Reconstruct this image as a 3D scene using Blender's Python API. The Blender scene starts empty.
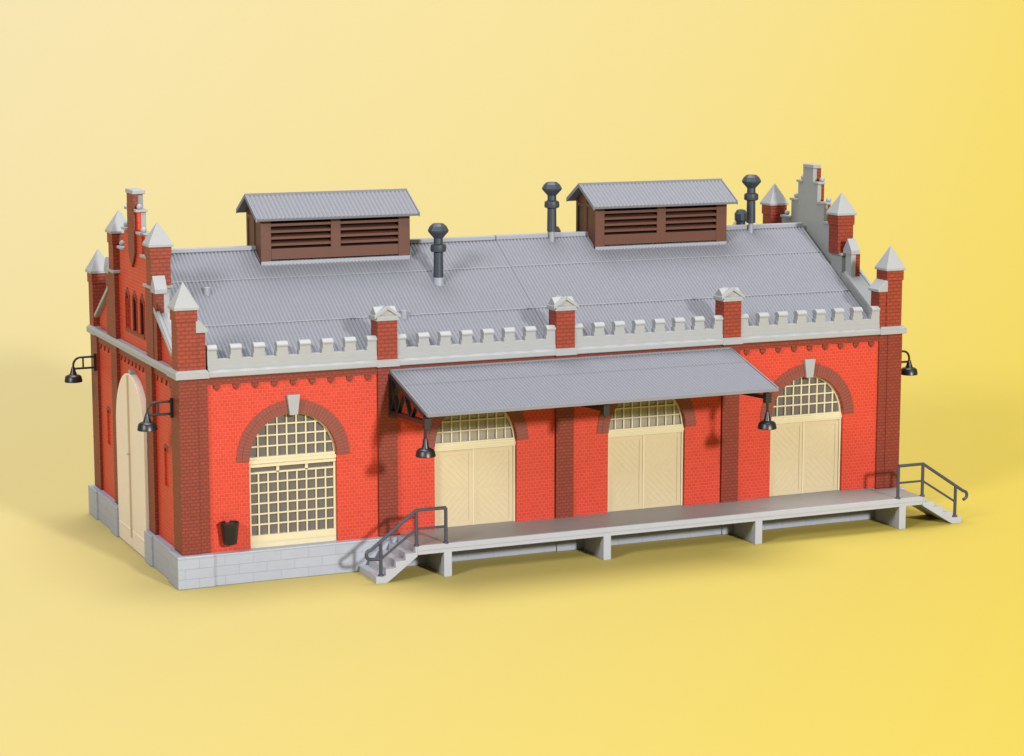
import bpy, bmesh, math, random
from mathutils import Vector, Matrix
random.seed(3)
PI = math.pi
SC = bpy.context.scene
COL = SC.collection
SC.unit_settings.system = 'METRIC'
SC.unit_settings.scale_length = 0.01          # one unit is one centimetre: a tabletop model

# ------------------------------------------------------------------ materials
def lin(r, g, b):
    return tuple(((c/255)/12.92 if c/255 <= .04045 else (((c/255)+.055)/1.055)**2.4) for c in (r, g, b)) + (1,)

def mat(name, col, rough=.5, spec=.35, noise=.06, bump=.0, nscale=3., metal=0):
    m = bpy.data.materials.new(name); m.use_nodes = True
    nt = m.node_tree; N = nt.nodes; K = nt.links
    b = N['Principled BSDF']
    b.inputs['Roughness'].default_value = rough
    b.inputs['Specular IOR Level'].default_value = spec
    b.inputs['Metallic'].default_value = metal
    tc = N.new('ShaderNodeTexCoord')
    nz = N.new('ShaderNodeTexNoise'); nz.inputs['Scale'].default_value = nscale; nz.inputs['Detail'].default_value = 5
    K.new(tc.outputs['Object'], nz.inputs['Vector'])
    mx = N.new('ShaderNodeMix'); mx.data_type = 'RGBA'
    mx.inputs['A'].default_value = tuple(c*(1-noise) for c in col[:3])+(1,)
    mx.inputs['B'].default_value = tuple(min(1, c*(1+noise)) for c in col[:3])+(1,)
    K.new(nz.outputs['Fac'], mx.inputs['Factor'])
    K.new(mx.outputs['Result'], b.inputs['Base Color'])
    if bump:
        n2 = N.new('ShaderNodeTexNoise'); n2.inputs['Scale'].default_value = 22; n2.inputs['Detail'].default_value = 3
        K.new(tc.outputs['Object'], n2.inputs['Vector'])
        bp = N.new('ShaderNodeBump'); bp.inputs['Strength'].default_value = bump; bp.inputs['Distance'].default_value = .02
        K.new(n2.outputs['Fac'], bp.inputs['Height']); K.new(bp.outputs['Normal'], b.inputs['Normal'])
    return m

def brick(name, c1, c2, cm, row, width, mortar, bump=.9, dist=.025, rough=.5, ms=.1, bias=0.):
    m = bpy.data.materials.new(name); m.use_nodes = True
    nt = m.node_tree; N = nt.nodes; K = nt.links
    b = N['Principled BSDF']; b.inputs['Roughness'].default_value = rough
    b.inputs['Specular IOR Level'].default_value = .3
    tc = N.new('ShaderNodeTexCoord'); sp = N.new('ShaderNodeSeparateXYZ'); K.new(tc.outputs['Object'], sp.inputs[0])
    ad = N.new('ShaderNodeMath'); ad.operation = 'ADD'; K.new(sp.outputs['X'], ad.inputs[0]); K.new(sp.outputs['Y'], ad.inputs[1])
    cb = N.new('ShaderNodeCombineXYZ'); K.new(ad.outputs[0], cb.inputs['X']); K.new(sp.outputs['Z'], cb.inputs['Y'])
    br = N.new('ShaderNodeTexBrick'); K.new(cb.outputs[0], br.inputs['Vector'])
    br.inputs['Scale'].default_value = 1; br.inputs['Brick Width'].default_value = width
    br.inputs['Row Height'].default_value = row; br.inputs['Mortar Size'].default_value = mortar
    br.inputs['Mortar Smooth'].default_value = ms; br.inputs['Bias'].default_value = bias
    br.inputs['Color1'].default_value = c1; br.inputs['Color2'].default_value = c2; br.inputs['Mortar'].default_value = cm
    nz = N.new('ShaderNodeTexNoise'); nz.inputs['Scale'].default_value = 2.5; nz.inputs['Detail'].default_value = 4
    K.new(tc.outputs['Object'], nz.inputs['Vector'])
    mr = N.new('ShaderNodeMapRange'); mr.inputs['To Min'].default_value = .92; mr.inputs['To Max'].default_value = 1.08
    K.new(nz.outputs['Fac'], mr.inputs['Value'])
    vm = N.new('ShaderNodeVectorMath'); vm.operation = 'SCALE'
    K.new(br.outputs['Color'], vm.inputs[0]); K.new(mr.outputs['Result'], vm.inputs['Scale'])
    K.new(vm.outputs['Vector'], b.inputs['Base Color'])
    bp = N.new('ShaderNodeBump'); bp.inputs['Strength'].default_value = bump; bp.inputs['Distance'].default_value = dist
    bp.invert = True
    K.new(br.outputs['Fac'], bp.inputs['Height']); K.new(bp.outputs['Normal'], b.inputs['Normal'])
    return m

M = {}
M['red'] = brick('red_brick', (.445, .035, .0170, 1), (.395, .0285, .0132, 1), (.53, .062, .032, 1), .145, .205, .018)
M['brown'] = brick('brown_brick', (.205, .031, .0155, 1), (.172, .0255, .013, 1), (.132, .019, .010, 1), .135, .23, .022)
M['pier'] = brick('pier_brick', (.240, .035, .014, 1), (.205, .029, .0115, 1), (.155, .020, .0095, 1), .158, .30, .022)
M['stone'] = brick('plinth_stone', (.290, .308, .36, 1), (.275, .292, .343, 1), (.235, .25, .295, 1), .40, 1.15, .012, bump=.5)
M['coping'] = mat('coping_grey', (.262, .270, .282, 1), .5, .35, .05, .1)
M['inner'] = mat('inner_grey', (.25, .262, .265, 1), .55, .3, .05, .1)
M['roofing'] = mat('roof_grey', (.168, .172, .197, 1), .62, .2, .05, .05)
M['trim'] = mat('light_roof_trim', (.24, .25, .295, 1), .4, .4, .04)
M['seam'] = mat('seam_grey', (.215, .22, .25, 1), .6, .2, .3, 0, 6.)
M['cream'] = mat('cream_paint', (.445, .365, .228, 1), .45, .35, .04)
M['sash'] = mat('pale_cream_sash', (.50, .44, .29, 1), .45, .35, .04)
M['gate'] = mat('gate_cream', (.62, .535, .44, 1), .5, .35, .05)
M['pane'] = mat('smoky_pane', (.10, .089, .086, 1), .3, .4, .12, 0, 1.2)
M['panel'] = mat('ventilator_brown', (.086, .030, .018, 1), .5, .35, .1, .1)
M['black'] = mat('black_enamel', (.008, .008, .009, 1), .38, .5, .1)
M['iron'] = mat('dark_iron', (.030, .038, .052, 1), .45, .4, .15, .1)
M['rail'] = mat('rail_grey', (.038, .043, .062, 1), .4, .45, .1)
M['deck'] = brick('shaded_deck_slab', (.22, .21, .20, 1), (.215, .205, .195, 1), (.14, .13, .12, 1), 2.6, 7.15, .02, bump=.3)  # slab colour darker than the edge, painting in dim light on flat tops
M['concrete'] = mat('concrete_grey', (.315, .325, .36, 1), .5, .35, .05, .1)
M['lancet'] = mat('lancet_shadow_red', (.05, .007, .005, 1), .6, .2, .05)  # shade of the lancet recesses put into the colour

# ------------------------------------------------------------------ mesh builder
class MB:
    def __init__(s): s.v = []; s.f = []
    def quadmesh(s, vs, fs):
        k = len(s.v); s.v += [tuple(p) for p in vs]; s.f += [tuple(i+k for i in f) for f in fs]; return s
    def box(s, x0, x1, y0, y1, z0, z1):
        return s.quadmesh([(x0,y0,z0),(x1,y0,z0),(x1,y1,z0),(x0,y1,z0),(x0,y0,z1),(x1,y0,z1),(x1,y1,z1),(x0,y1,z1)],
            [(0,3,2,1),(4,5,6,7),(0,1,5,4),(1,2,6,5),(2,3,7,6),(3,0,4,7)])
    def frame(s, O, A, B, V, pts):
        O, A, B, V = map(Vector, (O, A, B, V)); n = len(pts)
        vs = [O+A*a+B*b for a, b in pts]; vs += [p+V for p in vs]
        fs = [tuple(range(n))[::-1], tuple(range(n, 2*n))]
        for i in range(n): j = (i+1) % n; fs.append((i, j, j+n, i+n))
        return s.quadmesh(vs, fs)
    def prism(s, pts, axis, a0, a1):      # axis y: pts (x,z); axis x: pts (y,z); axis z: pts (x,y)
        if axis == 'y': return s.frame((0,a0,0),(1,0,0),(0,0,1),(0,a1-a0,0),pts)
        if axis == 'x': return s.frame((a0,0,0),(0,1,0),(0,0,1),(a1-a0,0,0),pts)
        return s.frame((0,0,a0),(1,0,0),(0,1,0),(0,0,a1-a0),pts)
    def lathe(s, c, prof, n=16, ax=(0,0,1), ph=0.):
        ax = Vector(ax).normalized(); c = Vector(c)
        t = Vector((1,0,0)) if abs(ax.x) < .9 else Vector((0,1,0))
        u = (t - ax*t.dot(ax)).normalized(); w = ax.cross(u); vs = []; fs = []
        for r, h in prof:
            for i in range(n):
                a = 2*PI*i/n+ph; vs.append(c+ax*h+(u*math.cos(a)+w*math.sin(a))*r)
        m = len(prof)
        for k in range(m-1):
            for i in range(n):
                j = (i+1) % n; fs.append((k*n+i, k*n+j, (k+1)*n+j, (k+1)*n+i))
        fs.append(tuple(range(n))[::-1]); fs.append(tuple(range((m-1)*n, m*n)))
        return s.quadmesh(vs, fs)
    def tube(s, path, r, n=8):
        P = [Vector(p) for p in path]; vs = []; fs = []
        T = [(P[min(i+1, len(P)-1)]-P[max(i-1, 0)]).normalized() for i in range(len(P))]
        u = T[0].orthogonal().normalized()
        for i, p in enumerate(P):
            u = (u-T[i]*u.dot(T[i])).normalized(); w = T[i].cross(u)
            for k in range(n):
                a = 2*PI*(k+.5)/n; vs.append(p+(u*math.cos(a)+w*math.sin(a))*r)
        for i in range(len(P)-1):
            for k in range(n):
                j = (k+1) % n; fs.append((i*n+k, i*n+j, (i+1)*n+j, (i+1)*n+k))
        fs.append(tuple(range(n))[::-1]); fs.append(tuple(range((len(P)-1)*n, len(P)*n)))
        return s.quadmesh(vs, fs)
    def sphere(s, c, r, n=12):
        return s.lathe(c, [(r*math.cos(a), r*math.sin(a)) for a in [(-PI/2+.08)+(PI-.16)*i/8 for i in range(9)]], n)
    def build(s, name, m, parent=None, bevel=0., smooth=False, label=None):
        me = bpy.data.meshes.new(name)
        off = Vector((0,0,0)); q = parent
        while q is not None: off += q.location; q = q.parent
        me.from_pydata([tuple(Vector(p)-off) for p in s.v], [], s.f)
        bm = bmesh.new(); bm.from_mesh(me); bmesh.ops.recalc_face_normals(bm, faces=bm.faces)
        bm.to_mesh(me); bm.free()
        me.materials.append(m)
        if smooth:
            for p in me.polygons: p.use_smooth = True
            me.set_sharp_from_angle(angle=math.radians(40))
        o = bpy.data.objects.new(name, me); COL.objects.link(o)
        if parent is not None: o.parent = parent
        if bevel:
            b = o.modifiers.new('Bevel', 'BEVEL'); b.width = bevel; b.segments = 2; b.limit_method = 'ANGLE'; b.angle_limit = math.radians(35)
        if label: o['label'] = label
        return o

def tag(o, label, cat, group=None):
    o['label'] = label; o['category'] = cat
    if group: o['group'] = group
    return o
def thing(name, loc, label, cat, group=None):
    o = bpy.data.objects.new(name, None); COL.objects.link(o); o.location = loc; o.empty_display_size = .5
    return tag(o, label, cat, group)
def copy_tree(o, parent=None):
    c = o.copy(); COL.objects.link(c); c.parent = parent
    for ch in list(o.children): copy_tree(ch, c)
    return c

# ------------------------------------------------------------------ dimensions
L, W, YC = 33.0, 14.88, 7.44
HC, HP = 8.31, 1.31
XS = [1.16, 8.22, 9.03, 16.095, 16.905, 23.97, 24.78, 31.84]
DC = [(XS[k]+XS[k+1])/2-.04 for k in (0, 2, 4, 6)]
DW, SPR, R0 = 3.66, 4.84, 1.83
shed = thing('goods_shed', (16.5, YC, 0), 'red and brown brick model railway goods shed with stepped gables, battlements and grey corrugated roof', 'building')

def arc(cx, cz, r, n=24, a0=PI, a1=0):
    return [(cx+r*math.cos(a0+(a1-a0)*i/n), cz+r*math.sin(a0+(a1-a0)*i/n)) for i in range(n+1)]

# ------------------------------------------------------------------ plinth
m = MB()
gY = [(0, 5.02), (9.86, W)]
m.box(-.18, L+.18, -.16, .5, 0, HP-.03)
m.box(-.18, L+.18, W-.5, W+.16, 0, HP-.03)
m.box(L-.5, L+.17, .52, W-.52, 0, HP-.03)
m.box(-.17, .5, .52, 5.0, 0, HP-.03); m.box(-.17, .5, 9.88, W-.52, 0, HP-.03)
m.build('plinth', M['stone'], shed, .035)
for (x0, x1, y0, y1) in [(-.26, 1.24, -.24, 1.3), (L-1.24, L+.26, -.24, 1.3), (-.26, 1.24, W-1.3, W+.24), (L-1.24, L+.26, W-1.3, W+.24),
                         (-.26, .4, 3.92, 5.04), (-.26, .4, 9.84, 10.96)] + [(XS[i]-.06, XS[i+1]+.06, -.24, .4) for i in (1, 3, 5)]:
    MB().box(x0, x1, y0, y1, 0, HP).build('plinth_block', M['stone'], shed, .04)

# ------------------------------------------------------------------ front wall
WF = .13          # recessed field
m = MB()
for i in range(4):
    x0, x1 = XS[2*i]-.1, XS[2*i+1]+.1; c = DC[i]
    pts = [(x0, HP-.05), (c-R0, HP-.05)] + arc(c, SPR, R0) + [(c+R0, HP-.05), (x1, HP-.05), (x1, HC+.1), (x0, HC+.1)]
    m.prism(pts, 'y', WF, WF+.45)
m.build('front_wall', M['red'], shed)
MB().box(.4, L-.4, W-.45, W-.1, HP-.05, HC+.1).build('back_wall', M['red'], shed)
# pilasters and corner pillars
for i in (1, 3, 5):
    MB().box(XS[i], XS[i+1], 0, .5, HP-.04, HC+.05).build('pilaster', M['brown'], shed)
def pillar(fx, fy):
    m = MB(); X = (lambda x: x) if fx else (lambda x: L-x); Y = (lambda y: y) if fy else (lambda y: W-y)
    a, b = sorted((X(0), X(.74))); c, d = sorted((Y(0), Y(1.2)))
    m.box(a, b, c, d, HP-.04, HC+.05)
    a, b = sorted((X(.70), X(1.16))); c, d = sorted((Y(.04), Y(.8)))
    m.box(a, b, c, d, HP-.04, HC+.05)
    m.build('corner_pillar', M['brown'], shed)
for fx in (1, 0):
    for fy in (1, 0): pillar(fx, fy)
# frieze with pointed corbels
def frieze(m, axis, u0, u1, face, depth, n, w=.26, zb=8.02, hang=.15, tip=.12):
    m_box = (lambda a, b, c, d: m.box(a, b, face, face+depth, c, d)) if axis == 'y' else (lambda a, b, c, d: m.box(face, face+depth, a, b, c, d))
    m_box(u0, u1, zb, HC+.05)
    for k in range(n):
        c = u0+(u1-u0)*(k+.5)/n
        pts = [(c-w/2, zb+.02), (c-w/2, zb-hang), (c, zb-hang-tip), (c+w/2, zb-hang), (c+w/2, zb+.02)]
        m.prism(pts, axis, face+.015, face+depth)
for i in range(4):
    m = MB(); frieze(m, 'y', XS[2*i], XS[2*i+1], .05, .15, 9); m.build('frieze', M['brown'], shed)

# ------------------------------------------------------------------ openings on the long front
def hood_and_key(i, par, key=True):
    c = DC[i]; m = MB()
    for (ra, rb, y) in ((1.83, 2.13, .075), (2.10, 2.36, .095)):
        pts = arc(c, SPR, rb, 28) + arc(c, SPR, ra, 28, 0, PI)
        m.prism(pts, 'y', y, .3)
    m.build('arch_hood', HOOD, par)
    if key:
        MB().prism([(c-.17, 6.60), (c+.17, 6.60), (c+.27, 7.42), (c-.27, 7.42)], 'y', -.06, .3).build('keystone', M['coping'], par, .025)

# radial brick material for the hoods
def hood_mat():
    m = bpy.data.materials.new('arch_brick'); m.use_nodes = True
    nt = m.node_tree; N = nt.nodes; K = nt.links; b = N['Principled BSDF']; b.inputs['Roughness'].default_value = .55
    tc = N.new('ShaderNodeTexCoord'); mp = N.new('ShaderNodeVectorMath'); mp.operation = 'SUBTRACT'
    K.new(tc.outputs['Object'], mp.inputs[0])
    mp.inputs[1].default_value = (0, 0, SPR)
    sp = N.new('ShaderNodeSeparateXYZ'); K.new(mp.outputs[0], sp.inputs[0])
    at = N.new('ShaderNodeMath'); at.operation = 'ARCTAN2'; K.new(sp.outputs['Z'], at.inputs[0]); K.new(sp.outputs['X'], at.inputs[1])
    ln = N.new('ShaderNodeVectorMath'); ln.operation = 'LENGTH'
    cb0 = N.new('ShaderNodeCombineXYZ'); K.new(sp.outputs['X'], cb0.inputs['X']); K.new(sp.outputs['Z'], cb0.inputs['Y']); K.new(cb0.outputs[0], ln.inputs[0])
    cb = N.new('ShaderNodeCombineXYZ'); K.new(ln.outputs['Value'], cb.inputs['X']); K.new(at.outputs[0], cb.inputs['Y'])
    br = N.new('ShaderNodeTexBrick'); K.new(cb.outputs[0], br.inputs['Vector'])
    br.inputs['Scale'].default_value = 1; br.inputs['Brick Width'].default_value = .26; br.inputs['Row Height'].default_value = .066
    br.inputs['Mortar Size'].default_value = .009
    br.inputs['Color1'].default_value = (.155, .025, .013, 1); br.inputs['Color2'].default_value = (.135, .022, .012, 1); br.inputs['Mortar'].default_value = (.20, .042, .026, 1)
    K.new(br.outputs['Color'], b.inputs['Base Color'])
    bp = N.new('ShaderNodeBump'); bp.invert = True; bp.inputs['Strength'].default_value = .5; bp.inputs['Distance'].default_value = .02
    K.new(br.outputs['Fac'], bp.inputs['Height']); K.new(bp.outputs['Normal'], b.inputs['Normal'])
    return m
HOOD = hood_mat()

GY = .42
def bars(m, x0, x1, z0, z1, nx, rows, w=.058, y0=.33, y1=.41, clip=None):
    """glazing bars between x0..x1, z0..z1; clip = (cx, cz, r) trims to the arch"""
    for k in range(1, nx):
        x = x0+(x1-x0)*k/nx
        zt = z1
        if clip: zt = clip[1]+math.sqrt(max(0, clip[2]**2-(x-clip[0])**2))+.03
        m.box(x-w/2, x+w/2, y0, y1, z0, zt)
    for z in rows:
        a, b = x0, x1
        if clip:
            h = math.sqrt(max(0, clip[2]**2-(z-clip[1])**2))+.02; a, b = clip[0]-h, clip[0]+h
        m.box(a, b, y0+.008, y1-.008, z-w/2, z+w/2)

def ring(m, c, ra, rb, y0, y1, z=None):
    z = SPR if z is None else z
    m.prism(arc(c, z, rb, 28)+arc(c, z, ra, 28, 0, PI), 'y', y0, y1)

# big window, bay one
c = DC[0]
win = bpy.data.objects.new('window', None); COL.objects.link(win); win.parent = shed; win.location = (c-16.5, .3-YC, 0)
m = MB()
m.box(c-1.82, c+1.82, .28, .5, HP-.04, 1.78)                       # bottom rail
m.box(c-1.80, c+1.80, .25, .3, 1.50, 1.56)
for s in (-1, 1): m.box(c+s*1.78-.05, c+s*1.78+.05, .30, .5, 1.7, 4.7)
bars(m, c-1.8, c+1.8, 1.7, 4.28, 9, [1.78+.425*k for k in range(1, 6)])
m.box(c-1.8, c+1.8, .31, .5, 4.27, 4.34)
for s in (-1, 1): m.box(c+s*.6-.06, c+s*.6+.06, .31, .5, 4.3, 4.6)
m.box(c-1.82, c+1.82, .24, .5, 4.55, 4.66); m.box(c-1.82, c+1.82, .20, .5, 4.70, 4.84); m.box(c-1.80, c+1.80, .27, .5, 4.64, 4.95)
bars(m, c-1.8, c+1.8, 4.9, 6.6, 9, [5.36, 5.79, 6.22], clip=(c, SPR, 1.80))
ring(m, c, 1.76, 1.86, .32, .5)
m.build('frame', M['sash'], win)
MB().prism([(c-1.85, HP)]+arc(c, SPR, 1.85)+[(c+1.85, HP)], 'y', GY, GY+.05).build('glass', M['pane'], win)
hood_c = bpy.data.objects.new('arch', None); COL.objects.link(hood_c); hood_c.parent = shed; hood_c.location = (c-16.5, -YC, 0)
hood_and_key(0, hood_c)

def clipline(x0, z0, dx, dz, bx0, bx1, bz0, bz1):
    t0, t1 = -1e9, 1e9
    for p, d, lo, hi in ((x0, dx, bx0, bx1), (z0, dz, bz0, bz1)):
        a, b = (lo-p)/d, (hi-p)/d
        if a > b: a, b = b, a
        t0, t1 = max(t0, a), min(t1, b)
    return None if t1-t0 < .12 else ((x0+dx*t0, z0+dz*t0), (x0+dx*t1, z0+dz*t1))

def loading_door(i, key):
    c = DC[i]
    d = bpy.data.objects.new('loading_door', None); COL.objects.link(d); d.parent = shed; d.location = (c-16.5, .3-YC, 0)
    fr = MB()
    fr.box(c-1.83, c+1.83, .24, .5, 4.60, 4.86); fr.box(c-1.83, c+1.83, .21, .5, 4.68, 4.76); fr.box(c-1.81, c+1.81, .27, .5, 4.84, 4.93)
    for s in (-1, 1): fr.box(c+s*1.79-.05, c+s*1.79+.05, .27, .5, HP-.04, 4.62)
    bars(fr, c-1.8, c+1.8, 4.9, 6.6, 9, [5.36, 5.79, 6.22], clip=(c, SPR, 1.80))
    ring(fr, c, 1.75, 1.86, .30, .5)
    fr.build('frame', M['sash'], d)
    MB().prism([(c-1.83, SPR)]+arc(c, SPR, 1.85)+[(c+1.83, SPR)], 'y', GY, GY+.05).build('fanlight_glass', M['pane'] if i == 3 else M['pane2'], d)
    for s in (-1, 1):
        a, b = sorted((c-.06+s*.02, c+s*1.735)); z0, z1 = HP+.06, 4.59
        lf = MB()
        lf.box(a, b, .35, .5, z0, z1)
        st = .17
        lf.box(a, a+st, .325, .4, z0, z1); lf.box(b-st, b, .325, .4, z0, z1)
        lf.box(a+st, b-st, .328, .4, z0, z0+.2); lf.box(a+st, b-st, .328, .4, z1-.2, z1)
        zm = (z0+z1)/2
        lf.box(a+st, b-st, .338, .4, zm-.03, zm+.03)
        ba, bb = a+st+.01, b-st-.01
        for up in (0, 1):
            bz0, bz1 = (zm+.04, z1-.21) if up else (z0+.21, zm-.04)
            sg = (-1 if s < 0 else 1)*(1 if up else -1)
            k = -3.2
            while k < 3.2:
                cl = clipline((ba+bb)/2, (bz0+bz1)/2+k, 1.0, sg*1.05, ba, bb, bz0, bz1)
                if cl:
                    (p0, q0), (p1, q1) = cl; v = Vector((p1-p0, 0, q1-q0)); n = Vector((-v.z, 0, v.x)).normalized()*.022
                    O = Vector((p0, .355, q0))
                    lf.frame(O, n, (0, -1, 0), v, [(-1.6, 0), (1.6, 0), (.6, .013), (-.6, .013)])
                k += .30
        lf.build('door_leaf', M['cream'], d)
    MB().box(c-.06-.035, c-.06+.035, .295, .42, HP+.05, 4.59).build('cover_strip', M['sash'], d)
    h = bpy.data.objects.new('arch', None); COL.objects.link(h); h.parent = shed; h.location = (c-16.5, -YC, 0)
    hood_and_key(i, h, key)
M['pane2'] = mat('lightened_pane', (.24, .215, .185, 1), .3, .4, .3, 0, 1.0)  # pale tint as of cream behind the glass, lightened further against yellow bounce
for i, k in ((1, True), (2, True), (3, True)): loading_door(i, k)

# ------------------------------------------------------------------ gable ends
def gable(left):
    X = (lambda x: x) if left else (lambda x: L-x)
    def bx(m, x0, x1, *r):
        a, b = sorted((X(x0), X(x1))); m.box(a, b, *r)
    def px(m, pts, x0, x1):
        a, b = sorted((X(x0), X(x1))); m.prism(pts, 'x', a, b)
    hw = 2.42; sp_ = 7.5-hw
    g = bpy.data.objects.new('gable_wall', None); COL.objects.link(g); g.parent = shed; g.location = (X(.3)-16.5, 0, 0)
    # lower wall: slit openings and the gate arch
    m = MB()
    def grid(y0, y1, z0, z1, h):        # wall rectangle with one opening h=(ya,yb,za,zb)
        bx(m, .12, .5, y0, h[0], z0, z1); bx(m, .12, .5, h[1], y1, z0, z1)
        bx(m, .12, .5, h[0], h[1], z0, h[2]); bx(m, .12, .5, h[0], h[1], h[3], z1)
    slits = [(2.28, 2.90, 3.6, 5.25), (W-2.90, W-2.28, 3.6, 5.25)]
    grid(1.1, 4.0, HP-.05, HC+.1, slits[0]); grid(W-4.0, W-1.1, HP-.05, HC+.1, slits[1])
    for (a, b, c_, d_) in slits:        # pointed heads
        px(m, [(a, d_+.01), (a, d_-.2), ((a+b)/2, d_+.01)], .13, .49); px(m, [(b, d_+.01), ((a+b)/2, d_+.01), (b, d_-.2)], .13, .49)
    pts = [(YC-hw, 3.0)]; pts = [(3.98, HP-.05), (YC-hw, HP-.05)]+arc(YC, sp_, hw)+[(YC+hw, HP-.05), (W-3.98, HP-.05), (W-3.98, HC+.1), (3.98, HC+.1)]
    px(m, pts, .121, .5)
    m.build('lower_wall', M['red'], g)
    for (a, b, c_, d_) in slits:
        m = MB(); bx(m, .20, .3, a-.1, b+.1, c_-.1, d_+.1); m.build('slit_back', M['red'], g)
        m = MB()
        px(m, [(a-.02, d_-.22), (a-.02, d_-.02), ((a+b)/2, d_+.1), (b+.02, d_-.02), (b+.02, d_-.22), (b-.07, d_-.22), ((a+b)/2, d_-.05), (a+.07, d_-.22)], .105, .2)
        m.build('slit_trim', M['brown'], g)
    # pilasters, frieze
    for a, b in ((3.98, 4.99), (W-4.99, W-3.98)):
        mm = MB(); bx(mm, -.04, .4, a, b, HP-.04, HC+.05); mm.build('gable_pilaster', M['brown'], g)
    m = MB()
    f0 = X(.05) if left else X(.20)
    frieze(m, 'x', 1.2, 3.98, f0, .15, 4, .22, 8.0, .12, .14); frieze(m, 'x', W-3.98, W-1.2, f0, .15, 4, .22, 8.0, .12, .14)
    frieze(m, 'x', 4.99, W-4.99, f0, .15, 8, .22, 8.0, .12, .14)
    m.build('gable_frieze', M['brown'], g)
    # gate
    gt = bpy.data.objects.new('arched_gate', None); COL.objects.link(gt); gt.parent = shed; gt.location = (X(0)-16.5, 0, 0)
    def leaf(s):
        n = 16; P = [(YC+s*.03, .03)]
        P += [(YC+s*(hw-.06), .03), (YC+s*(hw-.06), sp_)]
        P += [(YC+s*(hw-.06)*math.cos(a), sp_+(hw-.02)*math.sin(a)) for a in [PI/2*k/n for k in range(1, n)]]
        P += [(YC+s*.03, sp_+hw-.03)]
        return P
    for s in (-1, 1):
        m = MB(); px(m, leaf(s), -.16, .2)
        a, b = sorted((YC+s*.1, YC+s*(hw-.2))); bx(m, -.185, .0, a, b, .75, .80)
        m.build('gate_leaf', M['gate'], gt, .02)
    m = MB(); bx(m, -.23, .1, YC-.05, YC+.05, .5, 7.42); m.sphere((X(-.25), YC, 4.1), .07); m.build('gate_post', M['cream'], gt)
    m = MB(); px(m, [(YC-.14, 7.36), (YC+.14, 7.36), (YC+.2, 7.62), (YC-.2, 7.62)], -.1, .3); m.build('gate_keystone', M['coping'], g)
    # upper gable: outer brick skin, grey inner skin
    ZO = -.20 if left else .0; XO = 0 if left else .12
    st = [(6.4, 8.55), (6.4, 9.08), (3.55, 10.70), (3.55, 11.4), (2.35, 11.4), (2.35, 12.72+ZO), (1.48, 12.72+ZO), (1.48, 13.60+ZO), (.88, 13.60+ZO), (.88, 14.50+ZO), (.45, 14.50+ZO), (.45, 15.22+ZO)]
    full = [(YC-d, z) for d, z in st]+[(YC+d, z) for d, z in reversed(st)]
    lan = [(5.86, 6.46), (7.08, 7.68), (8.30, 8.90)]; zl0, zl1 = 9.25, 10.75
    m = MB()
    # polygon with notches for the three lancets is built in bands
    def band(poly): px(m, poly, .20+XO*0, .36)
    low = [(YC-6.4, 8.55), (YC-6.4, 9.08), (YC-3.55, 10.70), (YC-3.55, zl1), (lan[0][0], zl1), (lan[0][0], zl0), (lan[0][1], zl0), (lan[0][1], zl1), (lan[1][0], zl1), (lan[1][0], zl0), (lan[1][1], zl0), (lan[1][1], zl1),
           (lan[2][0], zl1), (lan[2][0], zl0), (lan[2][1], zl0), (lan[2][1], zl1), (YC+3.55, zl1), (YC+3.55, 10.70), (YC+6.4, 9.08), (YC+6.4, 8.55)]
    band(low)
    up = [(YC-d, z) for d, z in ([(3.55, zl1)]+st[3:])]+[(YC+d, z) for d, z in reversed([(3.55, zl1)]+st[3:])]
    band(up)
    for a, b in lan:
        n = 6; h = (b-a)/2
        px(m, [(a, zl1+.005), (a, zl1-.25), (a+h*.55, zl1-.06), (a+h, zl1+.005)], .203, .355)
        px(m, [(b, zl1+.005), (b-h, zl1+.005), (b-h*.55, zl1-.06), (b, zl1-.25)], .203, .355)
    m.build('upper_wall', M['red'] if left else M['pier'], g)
    m = MB(); 
    for a, b in lan:
        bx(m, .30, .352, a-.02, b+.02, zl0-.02, zl1-.01)
        if b < 8.5: bx(m, .215, .31, b-.02, b+.01, zl0-.01, zl1-.02)  # dark strip over the jamb, painting in its shade
    m.build('lancet_back', M['lancet'], g)
    m = MB()
    for a, b in [(5.77, 5.855), (6.465, 6.55), (6.99, 7.075), (7.685, 7.77), (8.21, 8.295), (8.905, 8.99)]: bx(m, .175, .25, a, b, 9.1, 10.7)
    bx(m, .16, .25, 5.82, 8.98, 9.1, 9.24)
    for a, b in lan:
        h = (b-a)/2+.09; cc = (a+b)/2
        px(m, [(cc-h, 10.5), (cc-h*.75, 10.75), (cc, 10.98), (cc+h*.75, 10.75), (cc+h, 10.5), (cc+h-.12, 10.5), (cc+h*.5, 10.68), (cc, 10.8), (cc-h*.5, 10.68), (cc-h+.12, 10.5)], .168, .25)
    m.build('lancet_trim', M['brown'], g)
    m = MB(); inner = [(y, z-.02) for y, z in full]; px(m, inner, .36, .56)
    for sg in (-1, 1):
        a, b = sorted((YC+sg*2.62, YC+sg*3.52)); bx(m, .5, .80, a, b, 9.6, 11.44)
        a, b = sorted((YC+sg*3.5, YC+sg*6.4)); P = [(YC+sg*3.5, 9.4), (YC+sg*6.4, 8.5), (YC+sg*6.4, 9.04), (YC+sg*3.5, 10.68)]; px(m, P if sg > 0 else P[::-1], .52, .80)
    m.build('inner_skin', M['inner'], g)
    # central shaft with pointed foot
    m = MB(); sa, sb = YC-.64, YC+.46; sc = (sa+sb)/2
    sa += XO*2; sb -= XO; px(m, [(sc, 11.95), (sc-.3, 12.25), (sa, 12.6), (sa, 15.21+ZO), (sb, 15.21+ZO), (sb, 12.6), (sc+.3, 12.25)], .10, .3); m.build('central_shaft', M['brown'], g)
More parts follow.
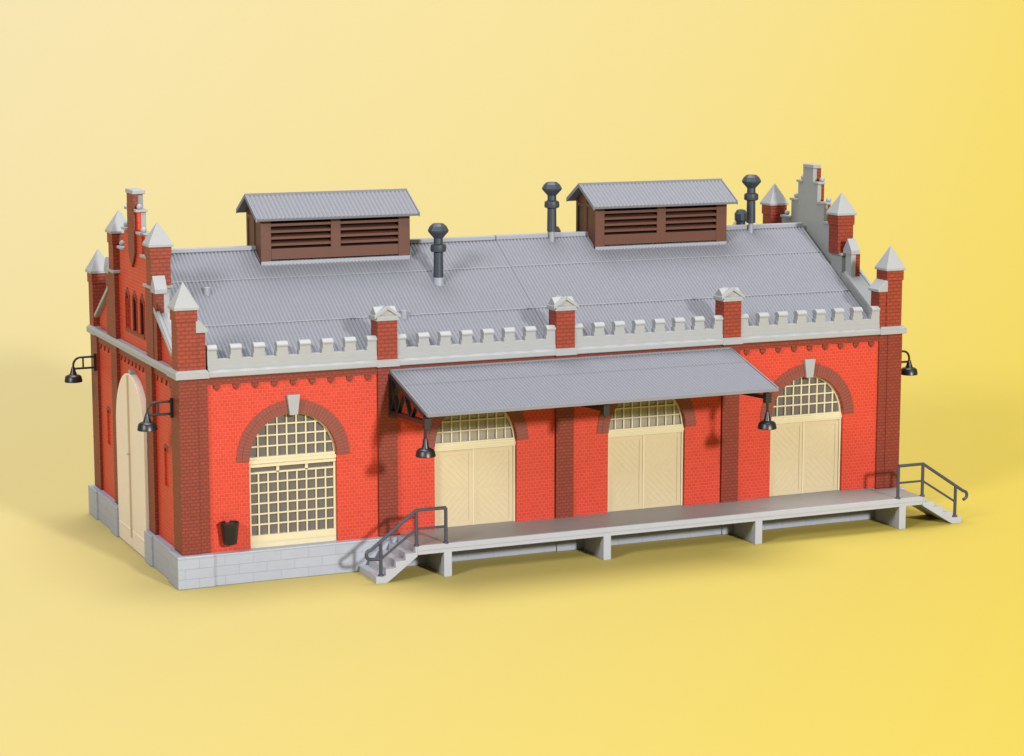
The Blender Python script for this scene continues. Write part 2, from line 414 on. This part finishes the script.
    for s in (-1, 1):
        a, b = sorted((YC+s*2.62, YC+s*3.72)); m = MB(); bx(m, .0, .45, a, b, 8.6, 11.48)
        a, b = sorted((YC+s*3.70, YC+s*4.26)); bx(m, .02+XO*2.2, .34 if left else .52, a, b, 8.6, 11.31 if left else 11.54); m.build('flanking_pier', M['brown'], g)
        a, b = sorted((YC+s*2.5, YC+s*3.66)); m = MB(); bx(m, -.08, .90, a, b, 11.43, 11.54); m.build('ledge', M['coping'], g, .015)
        cc = YC+s*3.98; m = MB()
        gx0, gx1, GZ = (-.04, .47, 0) if left else (.36, .80, .24)
        px(m, [(cc-.36, 11.30+GZ), (cc-.36, 11.48+GZ), (cc, 12.0+GZ), (cc+.36, 11.48+GZ), (cc+.36, 11.30+GZ)], gx0, gx1)
        a, b = sorted((YC+s*3.78, YC+s*4.28)); bx(m, .335 if left else .52, .56 if left else .76, a, b, 10.2, 11.31+GZ); m.build('gabled_pier_cap', M['coping'], g, .015)
        y0, y1 = YC+s*3.9, YC+s*6.5; m = MB(); U = .36
        P = [(y0, 10.18+U), (y1, 8.70+U), (y1, 8.86+U), (y0, 10.38+U)]
        px(m, P if s > 0 else P[::-1], -.02, .90)
        P = [(y0, 10.30+U), (y1, 8.82+U), (y1, 8.94+U), (y0, 10.46+U)]
        px(m, P if s > 0 else P[::-1], .02, .16); m.build('raking_coping', M['coping'], g, .015)
        for (o_, i_, z) in ((2.45, 1.46, 12.72), (1.60, .86, 13.60), (1.0, .48, 14.50)):
            z += ZO; a, b = sorted((YC+s*o_, YC+s*i_)); m = MB(); bx(m, .10+XO, .60, a, b, z-.01, z+.10)
            m.sphere((X(.3), YC+s*(o_-.15), z+.20), .125)
            m.build('step_coping', M['coping'], g, .012)
    m = MB(); bx(m, .06+XO, .60, YC-.66+XO, YC+.54-XO, 15.20+ZO, 15.38+ZO); m.build('top_cap', M['coping'], g, .03)
    # turrets
    def turret(cx, cy, z0, z1, s_, name, capz, low=None):
        t = bpy.data.objects.new(name, None); COL.objects.link(t); t.parent = shed; t.location = (X(cx)-16.5, cy-YC, z0)
        m = MB(); h = s_/2
        m.box(X(cx)-h, X(cx)+h, cy-h, cy+h, z0, z1-.42)
        m.box(X(cx)-h-.04, X(cx)+h+.04, cy-h-.04, cy+h+.04, z1-.44, z1)
        m.build('turret_shaft', M['pier'], t)
        m = MB(); r = (h+.11)
        m.quadmesh([(X(cx)-r, cy-r, z1-.005), (X(cx)+r, cy-r, z1-.005), (X(cx)+r, cy+r, z1-.005), (X(cx)-r, cy+r, z1-.005),
                    (X(cx)-r, cy-r, z1+.1), (X(cx)+r, cy-r, z1+.1), (X(cx)+r, cy+r, z1+.1), (X(cx)-r, cy+r, z1+.1), (X(cx), cy, capz)],
                   [(0,3,2,1), (0,1,5,4), (1,2,6,5), (2,3,7,6), (3,0,4,7), (4,5,8), (5,6,8), (6,7,8), (7,4,8)])
        m.build('turret_cap', M['coping'], t, .02)
        if low:
            m = MB(); a, b = sorted((X(cx+h-.05), X(cx+h+.36))); fy = 1 if cy < YC else -1
            c_, d_ = sorted((cy-fy*(h-.04), cy+fy*(h-.05)))
            m.box(a, b, c_, d_, z0, low)
            a2, b2 = sorted((X(cx+h+.355), X(cx+h+.42)))
            m.build('side_pier', M['pier'], t)
            m = MB(); P = [(X(cx+h-.02), low-.01), (X(cx+h-.02), low+.5), (X(cx+h+.10), low+.5), (X(cx+h+.46), low+.1), (X(cx+h+.46), low-.01)]
            m.prism(P, 'y', c_-.08, d_+.08)
            m.build('side_pier_cap', M['coping'], t, .015)
    for cy in (.40, W-.40): turret(.37 if left else .46, cy, HC+.3, 11.0 if left else 11.12, .78, 'corner_turret', 12.08 if left else 12.22, 10.1 if left else 10.2)
    for s in (-1, 1): turret(.42 if left else .58, YC+s*(3.2 if left else 3.05), 11.5, 13.1 if left else 13.25, .8, 'gable_turret', 14.1 if left else 14.3)
gable(True); gable(False)

# ------------------------------------------------------------------ cornice, parapets, piers
def cornice_profile(y, s):      # s=-1 for front facing -y
    return [(y+.6*-s, HC), (y+s*.09, HC), (y+s*.12, HC+.03), (y+s*.12, HC+.21), (y+s*.02, HC+.29), (y+.6*-s, HC+.31)]
m = MB()
m.prism(cornice_profile(0, -1), 'x', 1.21, L-1.21)
m.prism(cornice_profile(W, 1), 'x', 1.21, L-1.21)
m.build('cornice', M['coping'], shed, .015)
for X0, s in ((0, -1), (L, 1)):
    m = MB(); m.prism(cornice_profile(X0, s), 'y', 1.27, W-1.27)
    m.build('cornice', M['coping'], shed, .015)
for fx in (0, 1):
    for fy in (0, 1):
        a, b = ((-.14, 1.212), (L-1.212, L+.14))[fx]; c_, d_ = ((-.14, 1.272), (W-1.272, W+.14))[fy]
        MB().box(a, b, c_, d_, HC-.01, HC+.22).quadmesh([(a, c_, HC+.22), (b, c_, HC+.22), (b, d_, HC+.22), (a, d_, HC+.22), (a+.1, c_+.1, HC+.33), (b-.1, c_+.1, HC+.33), (b-.1, d_-.1, HC+.33), (a+.1, d_-.1, HC+.33)],
            [(0,1,5,4), (1,2,6,5), (2,3,7,6), (3,0,4,7), (4,5,6,7)]).build('corner_cornice', M['coping'], shed, .015)
for i in range(4):
    x0, x1 = XS[2*i]+.03, XS[2*i+1]-.02
    m = MB(); m.box(x0, x1, .04, .36, HC+.25, 9.0); m.box(x0, x1, .01, .3, HC+.25, 8.76)
    p = (x1-x0+.55)/8
    for k in range(8):
        a = x0+k*p+(0 if k else 0); w = .44
        b = a+w
        if k == 0: b = a+.38
        b = min(b, x1)
        m.box(a, b, .045, .355, 8.98, 9.40); m.box(max(a-.035, x0+.004), min(b+.035, x1-.004), .05, .35, 8.97, 9.17)
        m.prism([(-.01, 9.38), (-.01, 9.45), (.12, 9.56), (.30, 9.56), (.41, 9.45), (.41, 9.38)], 'x', a-.015 if k else a, b+.015 if k < 7 else b)
    m.build('parapet', M['coping'], shed, .012)
for i in (1, 3, 5):
    a, b = XS[i]-.02, XS[i+1]+.02; c = (a+b)/2
    t = bpy.data.objects.new('parapet_pier', None); COL.objects.link(t); t.parent = shed; t.location = (c-16.5, .3-YC, HC+.3)
    m = MB(); m.prism([(-.03, HC+.28), (.55, HC+.28), (.55, 9.35), (.74, 9.5), (.74, 10.17), (-.03, 10.17)], 'x', a, b); m.build('pier_shaft', M['pier'], t)
    m = MB(); m.box(a-.07, b+.07, -.1, .82, 10.165, 10.24)
    g = [(a-.08, 10.23), (a-.08, 10.34), (c, 10.72), (b+.08, 10.34), (b+.08, 10.23)]
    m.prism(g, 'y', -.02, .80)
    m.prism([(-.09, 10.235), (-.09, 10.34), (.36, 10.70), (.81, 10.34), (.81, 10.235)], 'x', a-.04, b+.04)
    for sg in (-1, 1):      # raised gablet edge
        P = [(c+sg*.56, 10.25), (c+sg*.56, 10.39), (c, 10.77), (c, 10.62)]
        m.prism(P if sg > 0 else P[::-1], 'y', -.11, .02)
    m.build('pier_cap', M['coping'], t, .012)
    MB().box(a-.06, b+.06, -.14, .2, HC-.012, HC+.24).build('cornice_break', M['coping'], shed, .015)

# ------------------------------------------------------------------ roof
SL = .60; RZ = 12.50
def zr(y): return RZ-SL*abs(YC-y)
dirn = Vector((0, -1, -SL)).normalized(); nrm = Vector((0, -SL, 1)).normalized()
def corr_sheet(m, x0, x1, ya, yb, off, per=.163, amp=.036, th=.1, back=False, plane=None):
    """corrugated sheet running down the slope from ya (high) to yb (low)"""
    n = max(1, round((x1-x0)/per)); pts = []
    prof = ((0, -1.0), (.2, -.1), (.38, .45), (.5, .55), (.62, .45), (.8, -.1))
    for k in range(n):
        for a, b in prof: pts.append((x0+(x1-x0)*(k+a)/n, amp*b))
    pts.append((x1, -amp))
    pts = [(x0, -th)]+pts+[(x1, -th)]
    if plane: P0, P1 = plane
    else: P0, P1 = Vector((0, ya, zr(ya))), Vector((0, yb, zr(yb)))
    V = P1-P0; B = Vector((1, 0, 0)).cross(V).normalized()
    if B.z < 0: B = -B
    m.frame(P0+B*off, (1, 0, 0), B, V, pts)
roof = bpy.data.objects.new('roof', None); COL.objects.link(roof); roof.parent = shed; roof.location = (0, 0, RZ-.5)
for (x0, x1, dz) in ((.84, 16.485, 0), (16.487, 32.16, .02)):
    m = MB()
    corr_sheet(m, x0, x1, YC, 5.62, .016+dz); corr_sheet(m, x0, x1, 5.68, 3.08, .008+dz); corr_sheet(m, x0, x1, 3.14, .62, 0+dz)
    corr_sheet(m, x0, x1, YC, 9.26, .016+dz); corr_sheet(m, x0, x1, 9.20, 11.80, .008+dz); corr_sheet(m, x0, x1, 11.74, W-.62, 0+dz)
    m.build('roof_sheeting', M['roofing'], roof)
    for y in (5.64, 3.10):
        m = MB(); O = Vector((x0+.01, y, zr(y)+.015)); m.frame(O, dirn, nrm, (x1-x0-.02, 0, 0), [(0, 0), (.035, 0), (.035, .026+dz), (0, .026+dz)])
        m.build('sheet_seam', M['seam'], roof)
    m = MB(); m.box(x0, x1-.03, YC-.17, YC+.17, RZ-.05, RZ+.13+dz)
    m.build('ridge_cap', M['trim'], roof, .03)
for (x, y) in ((2.6, 4.93), (10.5, 3.04)):
    MB().lathe((x, y, zr(y)-.1), [(.15, 0), (.15, .36), (.09, .38), (.09, .25)], 14).build('roof_socket', M['trim'], roof, 0, True)

# ------------------------------------------------------------------ ridge ventilators
def ventilator(x0, x1):
    cx = (x0+x1)/2; y0, y1, zb, zt = 6.42, 8.46, 12.10, 14.06
    t = bpy.data.objects.new('roof_ventilator', None); COL.objects.link(t); t.parent = shed; t.location = (cx-16.5, 0, zb)
    m = MB()
    m.box(x0+.16, x1-.16, y0+.30, y1-.30, zb, zt)                               # dark core
    m.build('ventilator_core', M['panelin'], t)
    m = MB(); f = .14
    w = x1-x0; c0, c1 = x0+.43, x1-.5; mid = x0+w*.497
    for (ya, yb) in ((y0, y0+f), (y1-f, y1)):
        m.box(x0, c0, ya, yb, zb-.25, zt); m.box(c1, x1, ya, yb, zb-.25, zt); m.box(mid-.22, mid+.22, ya+.004, yb-.004, zb, zt)
        m.box(c0, c1, ya+.008, yb-.008, zb, zb+.46); m.box(c0, c1, ya+.008, yb-.008, zt-.12, zt)
    for xa, xb in ((x0+.012, x0+.15), (x1-.15, x1-.012)):
        m.prism([(y0+.03, zb-.3), (y0+.03, zt-.01), (YC, zt+.55), (y1-.03, zt-.01), (y1-.03, zb-.3)], 'x', xa, xb)
    for xa, xb in ((x0-.03, x0+.1), (x1-.1, x1+.03)):
        for yy in (y0, YC-.1, y1-.2): m.box(xa, xb, yy+.002, yy+.2, zb-.22, zt-.02 if yy != YC-.1 else zt+.4)
        m.box(xa+.004, xb-.004, y0+.1, y1-.1, zt-.3, zt-.14)
    m.build('ventilator_frame', M['panel'], t, .012)
    for a, b in ((c0, mid-.22), (mid+.22, c1)):
        n = 5
        for ya, s in ((y0, 1), (y1, -1)):
            m = MB(); dz = (zt-.12-zb-.46)/n
            for k in range(n):
                z = zb+.46+(k+.42)*dz
                P = [(ya+s*.02, z), (ya+s*.02, z+.105), (ya+s*.16, z+.16), (ya+s*.16, z+.10)]
                m.prism(P, 'x', a-.03, b+.03)
            m.box(a-.03, a-.005, ya+s*.03 if s > 0 else ya-.12, ya+.12 if s > 0 else ya-.03, zb+.44, zt-.1); m.box(b+.005, b+.03, ya+s*.03 if s > 0 else ya-.12, ya+.12 if s > 0 else ya-.03, zb+.44, zt-.1)
            m.build('louvre_panel', M['panel'], t)
    for ya, yb in ((y0-.04, y0+.1), (y1-.1, y1+.04)): MB().box(x0-.03, x1+.03, ya, yb, zr(y0)-.12, zb-.06).build('ventilator_curb', M['trim'], t, .03)
    m = MB()
    rz, ez, ey = 14.78, 13.86, 1.62
    for s, ey in ((-1, 1.58), (1, 1.3)):
        corr_sheet(m, x0-.36, x1+.27, 0, 0, 0, per=.185, amp=.032, th=.12, plane=(Vector((0, YC, rz)), Vector((0, YC+s*ey, rz-.57*ey))))
    m.build('ventilator_roof', M['roofing'], t)
    m = MB(); m.box(x0-.37, x1+.28, YC-.06, YC+.06, rz-.04, rz+.055)
    for s, ey in ((-1, 1.58), (1, 1.3)):
        for xe in (x0-.39, x1+.24):
            ez = rz-.57*ey
            P = [(YC, rz-.13), (YC, rz+.045), (YC+s*ey, ez+.045), (YC+s*ey, ez-.13)]
            m.prism(P if s > 0 else P[::-1], 'x', xe, xe+.05)
    m.build('verge_trim', M['roofing'], t)
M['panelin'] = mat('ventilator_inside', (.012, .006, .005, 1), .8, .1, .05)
ventilator(5.42, 12.05); ventilator(20.95, 27.55)

# ------------------------------------------------------------------ stove pipes
def pipe(x, y, h=2.3, lift=.22, cr=.25):
    z = zr(y)
    t = bpy.data.objects.new('vent_pipe', None); COL.objects.link(t); t.parent = shed; t.location = (x-16.5, y-YC, z)
    MB().lathe((x, y, z-.15), [(cr, 0), (cr*.9, lift+.14)], 16).build('pipe_collar', M['trim'], t, 0, True)
    b = z+lift
    MB().lathe((x, y, b), [(.215, 0), (.20, h*.46), (.32, h*.48), (.34, h*.52), (.32, h*.60), (.20, h*.63), (.19, h*.8)], 16).build('pipe_shaft', M['iron'], t, 0, True)
    MB().lathe((x, y, b+h*.72), [(.19, 0), (.43, h*.12), (.455, h*.15), (.36, h*.23), (.24, h*.275), (.20, h*.28)], 12).build('pipe_cowl', M['iron'], t, 0, False)
pipe(12.80, 4.93); pipe(19.12, 7.15, 2.18, .44, .13); pipe(29.25, 7.15, 2.22, .44, .13)
def small_vent(x, y, top):
    z = zr(y)
    t = bpy.data.objects.new('small_vent', None); COL.objects.link(t); t.parent = shed; t.location = (x-16.5, y-YC, z)
    MB().lathe((x, y, z-.15), [(.22, 0), (.22, top-z-.4)], 12).build('pipe_shaft', M['iron'], t, 0, True)
    MB().lathe((x, y, top-.62), [(.22, 0), (.30, .1), (.31, .4), (.2, .58), (.02, .62)], 12).build('pipe_cowl', M['iron'], t, 0, False)
small_vent(30.32, 10.0, 13.15); small_vent(20.35, 9.6, 12.75)

# ------------------------------------------------------------------ canopy
CX0, CX1 = 8.76, 24.34
can = bpy.data.objects.new('canopy', None); COL.objects.link(can); can.parent = shed; can.location = (0, -2-YC, 7)
A, B = Vector((0, .1, 8.13)), Vector((0, -4.05, 6.98))
m = MB()
corr_sheet(m, CX0, CX1, 0, 0, .012, per=.15, amp=.036, th=.1, plane=(A, A.lerp(B, .36)))
corr_sheet(m, CX0, CX1, 0, 0, -.008, per=.15, amp=.036, th=.1, plane=(A.lerp(B, .34), B))
m.build('canopy_sheeting', M['roofing'], can)
m = MB(); m.box(CX0, CX1, B.y-.05, B.y+.06, B.z-.11, B.z+.035)
dv = (B-A)
for xe in (CX0-.03, CX1-.03):
    m.frame((xe, A.y, A.z), (0, 0, 1), (1, 0, 0), dv, [(-.1, 0), (.05, 0), (.05, .06), (-.1, .06)])
m.box(CX0+.01, CX1-.01, -.02, .12, 8.08, 8.17)
m.build('canopy_edge', M['roofing'], can, .01)
for x in (8.80, 16.5, 23.95):
    b = bpy.data.objects.new('canopy_bracket', None); COL.objects.link(b); b.parent = can; b.location = (x, 0, 0)
    m = MB(); w = .09
    def zt(y): return A.z+(y-A.y)*(B.z-A.z)/(B.y-A.y)-.11
    def bar(y0, z0, y1, z1, t=.1, w=.09):
        O = Vector((x, y0, z0)); V = Vector((0, y1-y0, z1-z0)); n = V.cross(Vector((1, 0, 0))).normalized()
        m.frame(O, (1, 0, 0), n, V, [(-w, -t/2), (w, -t/2), (w, t/2), (-w, t/2)])
    m.box(x-.14, x+.14, -.1, .03, 6.25, 8.0)
    bar(-.02, zt(0)-.06, -3.8, zt(-3.8)-.06, .12, .11)
    bar(-.02, 6.42, -3.82, 6.62, .16, .12)
    for (ya, yb) in ((-.1, -.75), (-1.5, -.75), (-1.5, -2.2), (-2.8, -2.2)):
        up = ya in (-.1,) ; 
        bar(ya, zt(ya)-.05 if ya in (-.1, -1.5, -2.8) else 6.45, yb, 6.47+.05*abs(yb)/3.8, .1, .085)
    bar(-.1, 6.5, -.75, zt(-.75)-.05, .1, .08)
    m.box(x-.13, x+.13, -3.98, -3.72, 6.38, 6.80)
    m.build('truss', M['black'], b)

# ------------------------------------------------------------------ lamps
def shade(m, z, r=.40):
    m.lathe((0, 0, z), [(r*.93, .0), (r, 0.0), (r*.96, .06), (r*.86, .26), (r*.42, .31), (r*.33, .36), (r*.22, .62), (r*.10, .78)], 20)
def hanging_lamp(x, label):
    t = thing('hanging_lamp', (x, -3.85, 6.38), label, 'lamp', 'lamps hanging from the canopy')
    m = MB(); m.lathe((x, -3.85, 5.29), [(.30, .03), (.38, 0), (.40, .02), (.36, .22), (.30, .29), (.16, .34), (.13, .44), (.07, .72)], 20); m.build('lamp_shade', M['black'], t, 0, True)
    m = MB(); m.tube([(x, -3.85, 5.75), (x, -3.85, 6.40)], .055); m.build('lamp_stem', M['black'], t, 0, True)
    return t
hanging_lamp(8.75, 'black bell shaded lamp hanging at the left end of the grey canopy, near the steps')
hanging_lamp(23.97, 'black bell shaded lamp hanging at the right end of the grey canopy')
def wall_lamp(loc, s, label):
    t = thing('wall_lamp', loc, label, 'lamp', 'gooseneck lamps on the gable corners')
    lx, ly, lz = loc
    P = lambda x, z: (lx+s*x, ly, lz+z)
    m = MB(); a, b = sorted((lx+s*-.06, lx+s*.06)); m.box(a, b, ly-.09, ly+.09, lz-.42, lz+.34); m.build('wall_plate', M['black'], t, .015)
    m = MB()
    m.tube([P(.0, .22), P(.62, .22)]+[P(.62+.34*math.sin(u), -.12+.34*math.cos(u)) for u in [PI/2*k/7 for k in range(1, 8)]]+[P(.96, -.36)], .05)
    m.tube([P(0, -.27), P(.95, -.27)], .05); m.tube([P(.52, -.27), P(.52, .22)], .04)
    m.build('gooseneck', M['black'], t, 0, True)
    m = MB(); m.lathe((lx+s*.97, ly, lz-.86), [(.30, .03), (.38, 0), (.40, .02), (.36, .24), (.30, .30), (.17, .34), (.13, .44), (.07, .66)], 20)
    m.build('lamp_shade', M['black'], t, 0, True)
    return t
wall_lamp((-.06, .95, 7.10), -1, 'black gooseneck lamp between the arched gate and the near front corner pillar')
wall_lamp((-.06, W-.95, 7.10), -1, 'leftmost black gooseneck lamp, jutting from the far corner of the gate gable against the yellow')
wall_lamp((L+.06, .95, 7.10), 1, 'rightmost black gooseneck lamp, half hidden behind the right end of the shed')

# ------------------------------------------------------------------ bin on the wall
bn = thing('waste_bin', (1.88, -.02, 1.66), 'small black tapered bucket fixed low on the red wall left of the big window', 'bin')
m = MB(); n = 18
prof = [(.25, 1.66), (.28, 1.69), (.355, 2.40), (.375, 2.42), (.385, 2.53), (.34, 2.54), (.33, 2.47), (.02, 2.46)]
m.lathe((1.88, -.19, 0), prof, n); m.build('bucket', M['black'], bn, 0, True)
m = MB(); m.box(1.78, 1.98, -.0, .15, 1.9, 2.4); m.build('bucket_mount', M['black'], bn)

# ------------------------------------------------------------------ loading platform
pf = thing('loading_platform', (20.9, -1.2, 0), 'long pale grey raised loading platform with steps at both ends along the shed front', 'platform')
DZ = 1.375; YF = -2.36
XD0, XD1 = 8.93, 32.78
m = MB(); m.box(XD0, XD1, YF+.08, -.25, .98, DZ-.01); m.box(XD0, XD1, YF, YF+.12, 1.16, DZ-.004); m.box(XD0, XD1, YF+.03, YF+.12, 1.0, 1.17)
m.build('deck_edge', M['concrete'], pf, .012)
m = MB(); m.box(XD0+.06, XD1-.06, YF+.10, -.245, 1.20, DZ); m.box(9.1, L-1.3, -.26, .30, 1.315, DZ-.003); m.build('deck_surface', M['deck'], pf)
for x in (10.27, 17.36, 24.52, 31.72):
    m = MB(); m.box(x-.17, x+.17, YF+.01, YF+.34, 0, 1.02); m.box(x-.09, x+.09, YF+.3, -.3, 0, 1.02); m.build('platform_support', M['concrete'], pf, .012)
def stairs(xd, s):
    m = MB(); n = 4; run, rise = (.42 if s < 0 else .49), .272
    P = []
    z = DZ-.012; x = xd
    for k in range(n):
        z -= rise; P.append((x if k else x-s*.05, z))
        x += s*run; P.append((x, z))
    P.append((x, 0)); P.append((x-s*.40, 0)); P.append((xd-s*.05, .97))
    Q = P
    m.prism(Q, 'y', YF+.16, -.27)
    S = [(xd-s*.03, DZ-.008)]; x = xd; z = DZ
    for k in range(n):
        z -= rise; S.append((x+s*.06, z+rise-.008)); S.append((x+s*.06, z)); x += s*run
    S += [(x+s*.05, z), (x+s*.05, 0), (x-s*.42, 0), (xd-s*.03, .95)]
    m.prism(S, 'y', YF, YF+.18)
    m.build('steps', M['concrete'], pf, .01)
    # handrail
    r = .072; yr = YF+.09
    T = lambda dx, z: (xd+s*dx, yr, z)
    h = 1.44
    m = MB()
    xb = 1.50 if s < 0 else 1.72   # bottom post
    zb = DZ-rise*4+.02
    m.tube([T(-1.28, DZ-.05), T(-1.28, DZ+h)], r); m.tube([T(-.02, DZ-.05), T(-.02, DZ+h)], r); m.tube([T(xb, zb-.05), T(xb, zb+h-.05)], r)
    for dx, z0 in ((-1.28, DZ), (-.02, DZ), (xb, zb)): m.lathe((xd+s*dx, yr, z0-.02), [(.12, 0), (.11, .07), (.07, .09)], 10)
    zt_, zbt = DZ+h, zb+h-.06
    sl = (zt_-zbt)/(xb+.02)
    curl = [T(xb+.42+.19*math.sin(u), zbt-sl*.42-.19+.19*math.cos(u)) for u in [PI*k/8 for k in range(0, 9)]]
    m.tube([T(-1.28, zt_), T(-.02, zt_), T(xb, zbt)]+curl+([T(xb, zbt-.72)] if s < 0 else []), r)
    zm = DZ+.68
    m.tube([T(-1.28, zm), T(-.02, zm), T(xb, zb+.66)], .05)
    m.build('handrail', M['rail'], pf, 0, True)
stairs(XD0, -1); stairs(XD1, 1)

# ------------------------------------------------------------------ backdrop: graduated yellow paper sweep
YAW = 0.4092
CAM = Vector((-22.6227, -84.6433, 22.1512))
def backdrop():
    u = Vector((math.cos(YAW), -math.sin(YAW), 0)); v = Vector((math.sin(YAW), math.cos(YAW), 0))
    O = Vector((CAM.x, CAM.y, 0)); path = []
    for d in (-150, -60, 0, 40, 60, 80, 100, 110, 116): path.append((d, 0.))
    R = 110
    for k in range(1, 25):
        a = PI/2*k/24; path.append((116+R*math.sin(a), R-R*math.cos(a)))
    path += [(226, 130), (226, 150)]
    vs = []; fs = []; n = 9
    for d, z in path:
        for k in range(n): vs.append(O+u*(-160+320*k/(n-1))+v*d+Vector((0, 0, z)))
    for i in range(len(path)-1):
        for k in range(n-1): fs.append((i*n+k, i*n+k+1, (i+1)*n+k+1, (i+1)*n+k))
    me = bpy.data.meshes.new('backdrop'); me.from_pydata([tuple(p) for p in vs], [], fs)
    for p in me.polygons: p.use_smooth = True
    o = bpy.data.objects.new('backdrop', me); COL.objects.link(o); o['kind'] = 'structure'
    o['label'] = 'plain graduated yellow studio paper, cream at the upper left and golden at the lower right'
    m = bpy.data.materials.new('graduated_paper'); m.use_nodes = True; nt = m.node_tree; N = nt.nodes; K = nt.links
    b = N['Principled BSDF']; b.inputs['Roughness'].default_value = .85; b.inputs['Specular IOR Level'].default_value = .1
    tc = N.new('ShaderNodeTexCoord')
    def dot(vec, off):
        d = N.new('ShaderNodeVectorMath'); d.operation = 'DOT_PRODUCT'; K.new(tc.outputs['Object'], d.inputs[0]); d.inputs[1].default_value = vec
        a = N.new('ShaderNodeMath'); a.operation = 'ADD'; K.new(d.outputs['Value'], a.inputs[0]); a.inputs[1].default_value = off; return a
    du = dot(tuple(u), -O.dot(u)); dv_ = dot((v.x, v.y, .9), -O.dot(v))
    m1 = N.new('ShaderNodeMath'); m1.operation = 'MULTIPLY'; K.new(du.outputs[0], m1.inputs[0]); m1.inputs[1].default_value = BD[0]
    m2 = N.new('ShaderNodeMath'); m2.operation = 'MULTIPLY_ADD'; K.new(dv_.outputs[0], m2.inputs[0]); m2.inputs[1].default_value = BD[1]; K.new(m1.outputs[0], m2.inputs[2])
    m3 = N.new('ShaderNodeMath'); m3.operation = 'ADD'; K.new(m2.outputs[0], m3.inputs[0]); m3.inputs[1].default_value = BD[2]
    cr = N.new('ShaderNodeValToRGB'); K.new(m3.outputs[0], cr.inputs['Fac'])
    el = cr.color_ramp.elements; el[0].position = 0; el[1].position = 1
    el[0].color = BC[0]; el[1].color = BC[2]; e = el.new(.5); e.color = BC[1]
    K.new(cr.outputs['Color'], b.inputs['Base Color'])
    me.materials.append(m)
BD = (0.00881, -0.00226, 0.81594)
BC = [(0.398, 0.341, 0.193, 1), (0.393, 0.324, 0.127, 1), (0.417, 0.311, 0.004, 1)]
backdrop()

# ------------------------------------------------------------------ light
w = bpy.data.worlds.new('World'); SC.world = w; w.use_nodes = True
w.node_tree.nodes['Background'].inputs[0].default_value = (.97, .985, 1, 1)
w.node_tree.nodes['Background'].inputs[1].default_value = .24
def area(name, loc, target, size, e, col):
    l = bpy.data.lights.new(name, 'AREA'); l.shape = 'DISK'; l.size = size
    d = Vector(target)-Vector(loc); l.energy = e*PI*PI*d.length_squared; l.color = col
    o = bpy.data.objects.new(name, l); COL.objects.link(o); o.location = loc
    o.rotation_euler = d.to_track_quat('-Z', 'Y').to_euler(); return o
area('key_softbox', (46, -226, 81), (16, 2, 6), 19, 1.22, (1, .985, .96))
area('fill_softbox', (-157, -100, 117), (8, 5, 6), 58, .74, (1, .99, .98))
area('added_overhead_light', (22, 45, 260), (22, 45, 0), 175, 1.38, (1, 1, 1))  # added light to brighten the backdrop floor and weaken the shadows on it

# ------------------------------------------------------------------ camera
cd = bpy.data.cameras.new('camera'); co = bpy.data.objects.new('camera', cd); COL.objects.link(co); SC.camera = co
yaw, pit, rol = 0.40919, -0.15766, -0.0003
fw = Vector((math.sin(yaw)*math.cos(pit), math.cos(yaw)*math.cos(pit), math.sin(pit)))
rt = Vector((math.cos(yaw), -math.sin(yaw), 0)); up = rt.cross(fw)
c, s = math.cos(rol), math.sin(rol); rt, up = rt*c+up*s, up*c-rt*s
Mx = Matrix((rt, up, -fw)).transposed().to_4x4(); Mx.translation = CAM; co.matrix_world = Mx
cd.sensor_width = 36; cd.lens = 2265.86*36/1024; cd.clip_start = .5; cd.clip_end = 1000
SC.view_settings.view_transform = 'Standard'; SC.view_settings.look = 'None'
SC.view_settings.exposure = 0; SC.view_settings.gamma = 1
SC.render.engine = 'CYCLES'; SC.render.resolution_x = 1024; SC.render.resolution_y = 756
